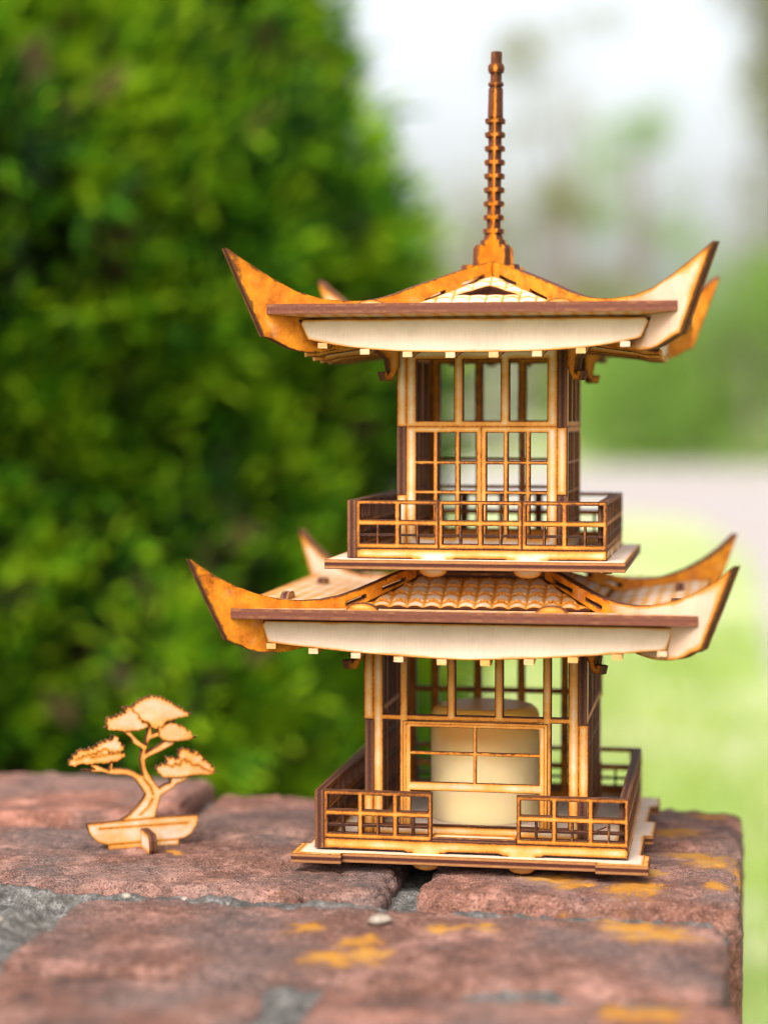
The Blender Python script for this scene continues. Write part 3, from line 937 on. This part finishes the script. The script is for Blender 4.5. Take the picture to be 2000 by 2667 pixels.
wall = thing('brick_wall', 'low weathered red brick garden wall with orange lichen that the pagoda stands on', 'brick wall')
BH = 62
tops = [  # x0, y0, x1, y1, dz, step
    (-232, -84, -22.5, 1.5, 0.0, 1.35), (-13, -78, 87, 1.5, 0.1, 1.25),
    (-116.5, 9, 87, 77, -0.6, 1.9), (-326, 12, -122.5, 95, 1.8, 2.2), (-436, -82, -241, 2, 0, 3.5),
    (-115.5, -168.0, 83.5, -92.0, -1.6, 1.35), (-352, -166, -152, -90, -7.5, 2.2),
    (-232, -254, -34.5, -171.0, -3.2, 2.0), (-22.0, -254, 86.2, -173.5, -2.6, 2.0), (-440, -254, -242, -171, -1, 4), (-530, 12, -334, 92, 0, 4), (-560, -166, -362, -90, -2, 4)]
parts = []
for i, (x0, y0, x1, y1, dz, st) in enumerate(tops):
    parts.append(brick_geo(x0, y0, TOPZ-BH+dz, x1, y1, TOPZ+dz-0.9, st, 2.7, 100+i*13, 1.0, tilt=(0, 0)))
V, Q = merge(parts)
cap_ob = quads_mesh('capping_course', V, Q, M_BRICK, wall, smooth=True)
TONES = [0.45, 0.70, 0.80, 1.0, 0.5, 0.22, 0.4, 0.55, 0.75, 0.3, 0.6, 0.5]
tn = np.concatenate([np.full(len(p[0]), t) for p, t in zip(parts, TONES)])
cap_ob.data.attributes.new('tone', 'FLOAT', 'POINT').data.foreach_set('value', tn)
# mortar between the capping bricks
gx = np.arange(-555, 84.1, 1.9); gy = np.arange(-252, 82, 1.9)
X, Y = np.meshgrid(gx, gy, indexing='ij')
P = np.stack([X.ravel(), Y.ravel(), np.zeros(X.size)], -1)
z = TOPZ-8.0+(fbm(P/9.0, 4, 5, 0.6)-0.5)*6.5+(fbm(P/2.6, 3, 15)-0.5)*3.0
z += (3.6+1.2*(P[:, 0] < -20))*np.exp(-((P[:, 1]+87.5)/5.5)**2)                       # well filled joint in front of the pagoda
z += 4.2*np.exp(-((P[:, 1]+172)/4.0)**2)*np.exp(-((P[:, 0]-38)/26.0)**2)
z += np.clip((-118-P[:, 0])/10, 0, 1)*np.clip((P[:, 0]+152)/14, 0, 1)*np.clip(1-np.abs(P[:, 1]+125)/50, 0, 1)*4.0
z += 3.0*np.exp(-((P[:, 0]+28)/8.0)**2)*(P[:, 1] < -165)
xe = np.clip((P[:, 0]-78)/5, 0, 1)
z -= xe*3
G = np.stack(WR(P[:, 0], P[:, 1], z), -1)*MM
I = np.arange(X.size).reshape(X.shape)
Qm = np.stack([I[:-1, :-1], I[1:, :-1], I[1:, 1:], I[:-1, 1:]], -1).reshape(-1, 4)
quads_mesh('mortar_bed', G, Qm, M_MORTAR, wall, smooth=True)
# body of the wall: mortar core and lower courses on the visible faces
core, _q = brick_geo(-556, -250, GROUND*1000, 83.0, 72, TOPZ-12, 60, 2, 5, 0.0)
quads_mesh('mortar_core', core, _q, M_MORTAR, wall)
parts = []
zc = TOPZ-BH-10.5
row = 0
while zc-BH > GROUND*1000-70:
    sh = 0 if row % 2 else 106
    for yy0 in range(3):                                        # right-hand end, headers
        a = 74-yy0*109
        parts.append(brick_geo(-10, a-98, zc-BH, 86.0+random.uniform(-1, 1), a, zc, 7, 3.5, 300+row*20+yy0, 0.8))
    for xi in range(4):                                         # front and back faces, stretchers
        b = 86-sh-xi*212
        x1 = b if xi or row % 2 else b
        parts.append(brick_geo(b-201, -254, zc-BH, b-0.5 if b < 80 else -16, -200, zc, 9, 3.5, 400+row*20+xi, 0.8))
        parts.append(brick_geo(b-201, 30, zc-BH, b-0.5 if b < 80 else -16, 76, zc, 9, 3.5, 500+row*20+xi, 0.8))
    zc -= BH+10.5
    row += 1
V, Q = merge(parts)
low_ob = quads_mesh('lower_course', V, Q, M_BRICK, wall, smooth=True)
tn = np.concatenate([np.full(len(p[0]), random.uniform(0.2, 0.8)) for p in parts])
low_ob.data.attributes.new('tone', 'FLOAT', 'POINT').data.foreach_set('value', tn)

# pebble and stray splinter
def pebble_mat():
    k = NT('pale_stone')
    geo = k.n('TexCoord').outputs['Object']
    c = k.ramp(k.noise(geo, 500, 4, 0.6), [(0.3, (0.13, 0.10, 0.075)), (0.7, (0.30, 0.25, 0.195))])
    k.l(c, k.b.inputs['Base Color'])
    return k.m
M_STONE = pebble_mat()
def stone(name, x, y, z, a, b, c, seed):
    bm = bmesh.new()
    bmesh.ops.create_icosphere(bm, subdivisions=3, radius=1)
    V = np.array([tuple(v.co) for v in bm.verts])
    s = 0.8+0.5*fbm(V*1.4+5, 3, seed)
    V = V*s[:, None]*np.array([a, b, c])
    F = [tuple(v.index for v in f.verts) for f in bm.faces]
    bm.free()
    X, Y, _ = WR(x, y, 0)
    o = link_mesh(name, V*MM, F, M_STONE, smooth=True)
    o.location = (X*MM, Y*MM, z*MM)
    o.rotation_euler = (0, 0, 0.3)
    return o
tag(stone('pebble', -17.5, -112, -3.6, 3.6, 2.4, 1.6, 3), 'pale flat pebble lying on the front brick before the pagoda', 'pebble')
for i, (x, y, z, s, lb) in enumerate(((-103, -88.0, -6.0, 2.6, 'grey mortar crumb in the joint at the left, the largest crumb'), (-40, -88.0, -6.0, 1.6, 'tiny mortar crumb in the joint, nearest the pagoda'), (-133, -121, -7.0, 3.4, 'rough mortar lump in the broken gap at the left edge'), (-84, -88.2, -6.0, 1.7, 'small tan mortar crumb halfway along the joint left of the pagoda'))):
    tag(stone('mortar_crumb', x, y, z, s*0.62, s*0.5, s*0.42, 30+i), lb, 'crumb', 'loose crumbs in the mortar joint')
spl = panel('wood_splinter', [(0, 0), (4.6, 2.1), (4.8, 2.6), (0.2, 0.6)], t=0.5, frame=lambda u, v, w: LOW(40.3+u, -51.6+w, 12.0+v), g=0.4)
spl['label'] = 'tiny pale wood splinter caught in the lower right railing'
spl['category'] = 'splinter'

# ------------------------------------------------------------------ ground
def lawn_mat():
    k = NT('lawn_ground')
    geo = k.n('TexCoord').outputs['Object']
    n = k.noise(geo, 0.9, 5, 0.65)
    n2 = k.noise(geo, 6, 4, 0.6)
    n3 = k.noise(geo, 60, 3, 0.6)
    c = k.ramp(n, [(0.32, (0.20, 0.22, 0.08)), (0.5, (0.24, 0.33, 0.075)), (0.68, (0.33, 0.39, 0.12))])
    c = k.mix(k.ramp(n2, [(0.52, 0.0), (0.68, 0.6)]), c, (0.30, 0.24, 0.12))
    c = k.mix(k.ramp(n3, [(0.3, 0.5), (0.5, 0.0)]), c, (0.14, 0.19, 0.04))
    big = k.noise(geo, 0.28, 4, 0.6)
    c = k.mix(k.ramp(big, [(0.45, 0.0), (0.62, 0.75)]), c, (0.36, 0.33, 0.19))
    mid = k.noise(geo, 2.2, 3, 0.6)
    c = k.mix(k.ramp(mid, [(0.36, 0.8), (0.48, 0.0)]), c, (0.13, 0.21, 0.03))
    m2 = k.noise(k.mapping(geo, (1, 1, 1), (7.3, 2.1, 0)), 1.5, 3, 0.6)
    c = k.mix(k.ramp(m2, [(0.52, 0.0), (0.64, 0.7)]), c, (0.40, 0.40, 0.25))
    k.l(c, k.b.inputs['Base Color'])
    k.b.inputs['Roughness'].default_value = 0.9
    return k.m
def drive_mat():
    k = NT('gravel_drive')
    geo = k.n('TexCoord').outputs['Object']
    n = k.noise(geo, 1.2, 4, 0.6); n2 = k.noise(geo, 40, 4, 0.7)
    c = k.ramp(n2, [(0.3, (0.20, 0.175, 0.165)), (0.7, (0.33, 0.295, 0.285))])
    c = k.mix(k.ramp(n, [(0.45, 0.0), (0.7, 0.4)]), c, (0.32, 0.24, 0.20))
    k.l(c, k.b.inputs['Base Color'])
    k.b.inputs['Roughness'].default_value = 0.9
    return k.m
def sheet(name, xs, ys, zf, mat):
    X, Y = np.meshgrid(xs, ys, indexing='ij')
    V = np.stack([X.ravel(), Y.ravel(), zf(X.ravel(), Y.ravel())], -1)
    I = np.arange(X.size).reshape(X.shape)
    Q = np.stack([I[:-1, :-1], I[1:, :-1], I[1:, 1:], I[:-1, 1:]], -1).reshape(-1, 4)
    return quads_mesh(name, V, Q, mat, smooth=True)
M_LAWN = lawn_mat()
lawn = sheet('lawn', np.concatenate([np.linspace(-900, -12, 8), np.linspace(-10, 12, 45), np.linspace(14, 900, 8)]),
             np.concatenate([np.linspace(-60, -4, 6), np.linspace(-3, 14, 40), np.linspace(16, 1500, 14)]),
             lambda x, y: GROUND+0.0*x, M_LAWN)
tag(lawn, kind='structure')
def ribbon(name, pts, mat, z):
    V, F = [], []
    n = len(pts)
    for (xa, ya, xb, yb) in pts:
        V += [(xa, ya, z), (xb, yb, z)]
    for i in range(n-1):
        F.append((2*i, 2*i+1, 2*i+3, 2*i+2))
    return link_mesh(name, V, F, mat)
# driveway: comes from the left far off, swings round and runs towards the camera on the right
drv = ribbon('driveway', [(-40, 21.0, -40, 33.0), (-10, 20.5, -10, 36), (0, 21.3, 0, 38), (1.8, 20.6, 6.0, 38.5), (2.9, 18.4, 12.0, 36.0), (2.62, 14.0, 13, 26), (2.12, 10.7, 10, 14), (1.5, 7.2, 8.5, 8), (1.22, 5.3, 8.0, 4), (1.0, 3.4, 8.0, 1), (0.95, 1.0, 8.0, 0)], drive_mat(), GROUND+0.004)
tag(drv, kind='structure')

def leaf_mat(name, ramp, trans=0.35, hue_noise=9.0, leafy=0.55, broad=0):
    k = NT(name)
    geo = k.n('NewGeometry')
    rnd = geo.outputs['Random Per Island']
    pos = k.n('TexCoord').outputs['Object']
    n = k.noise(pos, hue_noise, 3, 0.6)
    if broad:
        n = k.math('ADD', k.math('MULTIPLY', n, 0.58), k.math('MULTIPLY', k.noise(pos, broad, 2, 0.5), 0.42))
    f = k.math('ADD', k.math('MULTIPLY', rnd, leafy), k.math('MULTIPLY_ADD', n, 1.15-leafy, 0.0))
    c = k.ramp(f, ramp)
    k.l(c, k.b.inputs['Base Color'])
    k.b.inputs['Roughness'].default_value = 0.7
    k.b.inputs['Specular IOR Level'].default_value = 0.08
    tr = k.n('BsdfTranslucent')
    k.l(k.mix(1.0, c, (1.15, 1.1, 0.6), 'MULTIPLY'), tr.inputs[0])
    mx = k.n('MixShader'); mx.inputs[0].default_value = trans
    k.l(k.b.outputs[0], mx.inputs[1]); k.l(tr.outputs[0], mx.inputs[2])
    k.l(mx.outputs[0], k.out.inputs['Surface'])
    return k.m
def bark_mat(name, col):
    k = NT(name)
    pos = k.n('TexCoord').outputs['Object']
    n = k.noise(k.mapping(pos, (6, 6, 1.2)), 5, 4, 0.7)
    k.l(k.ramp(n, [(0.3, tuple(v*0.5 for v in col)), (0.7, col)]), k.b.inputs['Base Color'])
    k.b.inputs['Roughness'].default_value = 0.9
    k.bump(n, 0.6, 0.02)
    return k.m
M_BARK = bark_mat('bark_grey', (0.20, 0.16, 0.13))
M_BARK_R = bark_mat('bark_red_brown', (0.13, 0.07, 0.045))

def unit(v):
    return v/np.maximum(np.linalg.norm(v, axis=-1, keepdims=True), 1e-9)

def leaf_cloud(C, axis, n_leaf, L, Wd, spread, rng, flat=0.35):
    """C (m,3) clump centres with outward axes; n_leaf blades each, fanned round the axis. returns V, Q"""
    m = len(C)
    N = m*n_leaf
    ax = np.repeat(unit(axis), n_leaf, 0)
    c = np.repeat(C, n_leaf, 0)
    rnd = unit(rng.normal(size=(m, 3)))
    pl = np.repeat(rnd, n_leaf, 0)
    jit = rng.normal(size=(N, 3))
    jit = jit-(1-flat)*pl*(jit*pl).sum(1, keepdims=True)
    dirv = unit(ax*0.9+jit*0.75)
    start = c+dirv*spread*rng.uniform(0.0, 1.0, (N, 1))+jit*spread*0.18
    side = unit(np.cross(dirv, unit(pl+0.5*rng.normal(size=(N, 3)))))
    ll = L*rng.uniform(0.6, 1.3, (N, 1)); ww = Wd*rng.uniform(0.7, 1.3, (N, 1))
    a = start; b = start+dirv*ll*0.5+side*ww*0.5; d = start+dirv*ll; e = start+dirv*ll*0.5-side*ww*0.5
    V = np.stack([a, b, d, e], 1).reshape(-1, 3)
    Q = np.arange(N*4).reshape(-1, 4)
    return V, Q

def tube(path, radii, n=8):
    V, F = [], []
    path = [Vector(p) for p in path]
    for i, (p, r) in enumerate(zip(path, radii)):
        t = (path[min(i+1, len(path)-1)]-path[max(i-1, 0)]).normalized()
        a = t.orthogonal().normalized(); b = t.cross(a)
        for j in range(n):
            th = 2*math.pi*j/n
            V.append(tuple(p+(a*math.cos(th)+b*math.sin(th))*r))
    for i in range(len(path)-1):
        for j in range(n):
            F.append((i*n+j, i*n+(j+1) % n, (i+1)*n+(j+1) % n, (i+1)*n+j))
    return np.array(V), np.array(F)

# ------------------------------------------------------------------ big conifer behind the wall, left
con = thing('conifer', 'large dense bright green conifer with lacy sprays behind the wall at the left', 'conifer', (-0.62, 1.30, GROUND))
rng = np.random.default_rng(5)
HT = 3.0
def con_r(z):                      # z above ground
    return np.interp(z, [0, 0.25, 0.8, 0.95, 1.2, 1.41, 1.9, 2.4, 2.75], [0.50, 0.57, 0.605, 0.62, 0.625, 0.425, 0.24, 0.08, 0.01])
def con_points(n, lo, hi, zmin=0.02, zmax=2.5):
    z = rng.uniform(zmin, zmax, n); a = rng.uniform(0, 2*math.pi, n)
    lump = fbm(np.stack([np.cos(a)*4.2, np.sin(a)*4.2, z*5.0], -1), 3, 8)-0.5
    r = con_r(z)*rng.uniform(lo, hi, n)+lump*0.36
    P = np.stack([r*np.cos(a), r*np.sin(a), z], -1)
    A = np.stack([np.cos(a), np.sin(a), np.full(n, 0.55)], -1)+rng.normal(size=(n, 3))*0.45
    return P, A
P, A = con_points(13500, 0.86, 1.0)
V1, Q1 = leaf_cloud(P, A, 22, 0.026, 0.0062, 0.040, rng, 0.15)
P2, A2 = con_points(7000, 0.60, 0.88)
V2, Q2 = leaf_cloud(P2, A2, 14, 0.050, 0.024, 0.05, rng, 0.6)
M_CON = leaf_mat('conifer_green', [(0.44, (0.003, 0.015, 0.002)), (0.52, (0.020, 0.085, 0.003)), (0.58, (0.075, 0.21, 0.004)), (0.67, (0.24, 0.37, 0.008))], 0.42, 17.0, 0.22, 3.2)
quads_mesh('foliage', V1, Q1, M_CON, con)
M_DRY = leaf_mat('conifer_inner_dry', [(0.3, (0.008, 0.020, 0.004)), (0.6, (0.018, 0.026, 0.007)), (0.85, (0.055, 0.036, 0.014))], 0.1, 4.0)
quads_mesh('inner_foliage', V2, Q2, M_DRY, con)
tp = []
V, F = tube([(0, 0, -0.05), (0.01, 0, 0.8), (0, 0.01, 1.8), (0, 0, 2.7)], [0.09, 0.075, 0.05, 0.012], 10)
tp.append((V, F))
for i in range(60):
    z = rng.uniform(0.1, 2.3); a = rng.uniform(0, 6.28); r = float(con_r(np.array([z]))[0])*0.85
    V, F = tube([(0, 0, z), (r*0.5*math.cos(a), r*0.5*math.sin(a), z+r*0.25), (r*math.cos(a), r*math.sin(a), z+r*0.6)], [0.016, 0.010, 0.003], 6)
    tp.append((V, F))
V, Q = merge(tp)
quads_mesh('trunk', V, Q, M_BARK_R, con, smooth=True)

# ------------------------------------------------------------------ trees and shrubs beyond the drive
def tree(name, label, cat, x, y, h, crown, leaf_m, n_cl, n_leaf, L, seed, trunk_r=0.18, group=None, lean=0.0, limbs=9, bark=None):
    """crown: list of ellipsoids (dx, dy, z, rx, ry, rz) relative to the tree's foot"""
    rg = np.random.default_rng(seed)
    t = thing(name, label, cat, (x, y, GROUND), (0, 0, 0), group)
    parts = []
    top = h*0.86
    V, F = tube([(0, 0, -0.1), (lean*0.3, 0, top*0.4), (lean*0.7, 0.1, top*0.75), (lean, 0, top)], [trunk_r*1.25, trunk_r*0.9, trunk_r*0.55, trunk_r*0.12], 9)
    parts.append((V, F))
    for i in range(limbs):
        e = crown[i % len(crown)]
        z0 = top*rg.uniform(0.25, 0.8)
        tx, ty, tz = e[0]+rg.uniform(-.6, .6)*e[3], e[1]+rg.uniform(-.6, .6)*e[4], e[2]+rg.uniform(-.3, .7)*e[5]
        x0 = lean*z0/top
        V, F = tube([(x0, 0, z0), ((x0+tx)/2, ty/2, (z0+tz)/2+0.15*abs(tz-z0)), (tx, ty, tz)], [trunk_r*0.42, trunk_r*0.22, trunk_r*0.05], 6)
        parts.append((V, F))
    V, Q = merge(parts)
    quads_mesh('trunk', V, Q, bark or M_BARK, t, smooth=True)
    vol = np.array([e[3]*e[4]*e[5] for e in crown]); vol = vol**0.75
    idx = rg.choice(len(crown), n_cl, p=vol/vol.sum())
    E = np.array(crown)[idx]
    dirs = unit(rg.normal(size=(n_cl, 3)))
    rad = rg.uniform(0.35, 1.0, (n_cl, 1))**0.6
    lump = 0.75+0.55*fbm(dirs*2.2+np.array(idx)[:, None]*3.1, 3, seed)
    C = E[:, :3]+dirs*rad*E[:, 3:]*lump[:, None]
    C = C[C[:, 2] > 0.05]
    V, Q = leaf_cloud(C, unit(C-np.array([0, 0, h*0.4])), n_leaf, L, L*0.55, L*2.2, rg, 0.8)
    quads_mesh('crown', V, Q, leaf_m, t)
    return t
def blobs(seed, n, rx, z0, z1, rmin=0.45, rmax=1.0):
    rg = np.random.default_rng(seed)
    out = []
    for i in range(n):
        z = rg.uniform(z0, z1)
        w = rx*(0.55+0.45*math.sin(math.pi*(z-z0)/(z1-z0)))
        r = rg.uniform(rmin, rmax)
        out.append((rg.uniform(-w, w), rg.uniform(-1, 1), z, r*1.2, r, r*0.85))
    return out
M_LEAF_GREEN = leaf_mat('leaf_spring_green', [(0.25, (0.09, 0.16, 0.035)), (0.5, (0.15, 0.27, 0.05)), (0.8, (0.25, 0.38, 0.09))], 0.4, 0.5)
M_LEAF_GREY = leaf_mat('leaf_grey_green', [(0.25, (0.16, 0.165, 0.12)), (0.5, (0.25, 0.26, 0.20)), (0.8, (0.36, 0.37, 0.29))], 0.35, 0.3)
M_LEAF_OLIVE = leaf_mat('leaf_olive', [(0.25, (0.08, 0.075, 0.03)), (0.5, (0.15, 0.15, 0.05)), (0.8, (0.22, 0.24, 0.07))], 0.35, 0.4)

# bushes at the edge of the drive (they close the view below the sky)
tree('bush', 'broad bright green bush beyond the drive at the right edge', 'bush', 7.6, 41, 4.4, [(0, 0, 1.9, 3.0, 2.0, 2.1), (1.2, 0, 3.0, 2.0, 1.5, 1.5), (-2.2, 0, 1.2, 1.7, 1.4, 1.3)], M_LEAF_GREEN, 1500, 9, 0.16, 21, 0.12, 'trees and bushes beyond the drive')
tree('bush', 'lower rounded green bush just right of the upper roof, beyond the drive', 'bush', 5.9, 43, 3.0, [(0, 0, 1.3, 2.2, 1.6, 1.4), (1.0, 0, 1.9, 1.4, 1.1, 1.1)], M_LEAF_GREEN, 900, 9, 0.16, 22, 0.1, 'trees and bushes beyond the drive')
tree('bush', 'low grey-green bush seen through the upper windows of the pagoda', 'bush', 1.4, 46, 2.4, [(0, 0, 1.0, 2.0, 1.4, 1.2), (-1.5, 0, 0.8, 1.3, 1.1, 0.9)], M_LEAF_GREY, 700, 9, 0.16, 23, 0.1, 'trees and bushes beyond the drive')
tree('tree', 'grey-green half-bare tree standing right behind the spire', 'tree', 2.6, 58, 8.6, blobs(1, 13, 1.8, 1.6, 7.4), M_LEAF_GREY, 460, 8, 0.19, 24, 0.26, 'trees and bushes beyond the drive', 0.3)
tree('tree', 'pale grey-green tree left of the spire, next to the conifer', 'tree', 0.7, 62, 7.2, blobs(2, 11, 1.5, 1.2, 6.3), M_LEAF_GREY, 400, 8, 0.19, 25, 0.2, 'trees and bushes beyond the drive')
tree('tree', 'grey-green tree with a thin crown midway between spire and right edge', 'tree', 5.3, 62, 9.4, blobs(3, 13, 1.8, 2.0, 8.6), M_LEAF_OLIVE, 430, 8, 0.19, 26, 0.24, 'trees and bushes beyond the drive', -0.3)
tree('tree', 'grey tree with the lowest crown, in the gap right of the spire tree', 'tree', 4.0, 66, 5.6, blobs(4, 10, 1.5, 1.2, 5.0), M_LEAF_GREY, 380, 8, 0.19, 31, 0.24, 'trees and bushes beyond the drive', 0.2)
tree('tree', 'thin pale tree whose crown stands above the green bush at the right', 'tree', 8.2, 64, 12.6, blobs(5, 12, 1.7, 3.4, 11.5, 0.4, 0.9), M_LEAF_GREEN, 300, 8, 0.19, 32, 0.24, 'trees and bushes beyond the drive', -0.2)
tree('tree', 'tall olive-brown tree cut by the right edge of the picture', 'tree', 9.7, 47, 14.0, [(0, 0, 5.5, 1.2, 1.2, 3.0), (0.3, 0, 9.0, 1.5, 1.4, 2.4), (-0.6, 0, 11.6, 1.7, 1.4, 1.5)], M_LEAF_OLIVE, 1100, 8, 0.18, 27, 0.25, 'trees and bushes beyond the drive', -0.2)
tree('tree', 'slender pale tree reaching into the upper right sky', 'tree', 6.6, 70, 15.0, blobs(6, 14, 2.6, 9.0, 14.6, 0.5, 1.0), M_LEAF_GREY, 240, 7, 0.22, 28, 0.18, 'trees and bushes beyond the drive', -0.3, 6)

# grass blades on the near lawn
rg = np.random.default_rng(9)
n = 45000
gx = rg.uniform(-1.2, 4.0, n); gy = 0.2+8.5*rg.uniform(0, 1, n)**1.3
keep = gx < np.interp(gy, [1.0, 3.4, 5.3, 7.2, 10.7], [0.95, 1.0, 1.22, 1.5, 2.12])-0.04+0.1*rg.normal(size=n)
gx, gy = gx[keep], gy[keep]
c, s = math.cos(-WT), math.sin(-WT)
lx, ly = c*gx-s*gy, s*gx+c*gy
keep = ~((lx < 0.10) & (lx > -0.6) & (ly < 0.10) & (ly > -0.28))
gx, gy = gx[keep], gy[keep]
n = len(gx)
hgt = rg.uniform(0.03, 0.09, n)
a = rg.uniform(0, 6.28, n); w = rg.uniform(0.0025, 0.005, n); ln = rg.normal(size=(n, 2))*0.025
B = np.stack([gx, gy, np.full(n, GROUND)], -1)
V = np.stack([B+np.stack([np.cos(a)*w, np.sin(a)*w, 0*a], -1), B-np.stack([np.cos(a)*w, np.sin(a)*w, 0*a], -1), B+np.stack([ln[:, 0], ln[:, 1], hgt], -1)], 1).reshape(-1, 3)
M_GRASS = leaf_mat('grass_blade', [(0.25, (0.10, 0.17, 0.02)), (0.5, (0.20, 0.31, 0.04)), (0.8, (0.33, 0.40, 0.09))], 0.4, 2.0)
gr = quads_mesh('grass', V, np.arange(n*3).reshape(-1, 3), M_GRASS)
tag(gr, 'short bright green grass of the lawn beyond the wall', 'grass', kind='stuff')
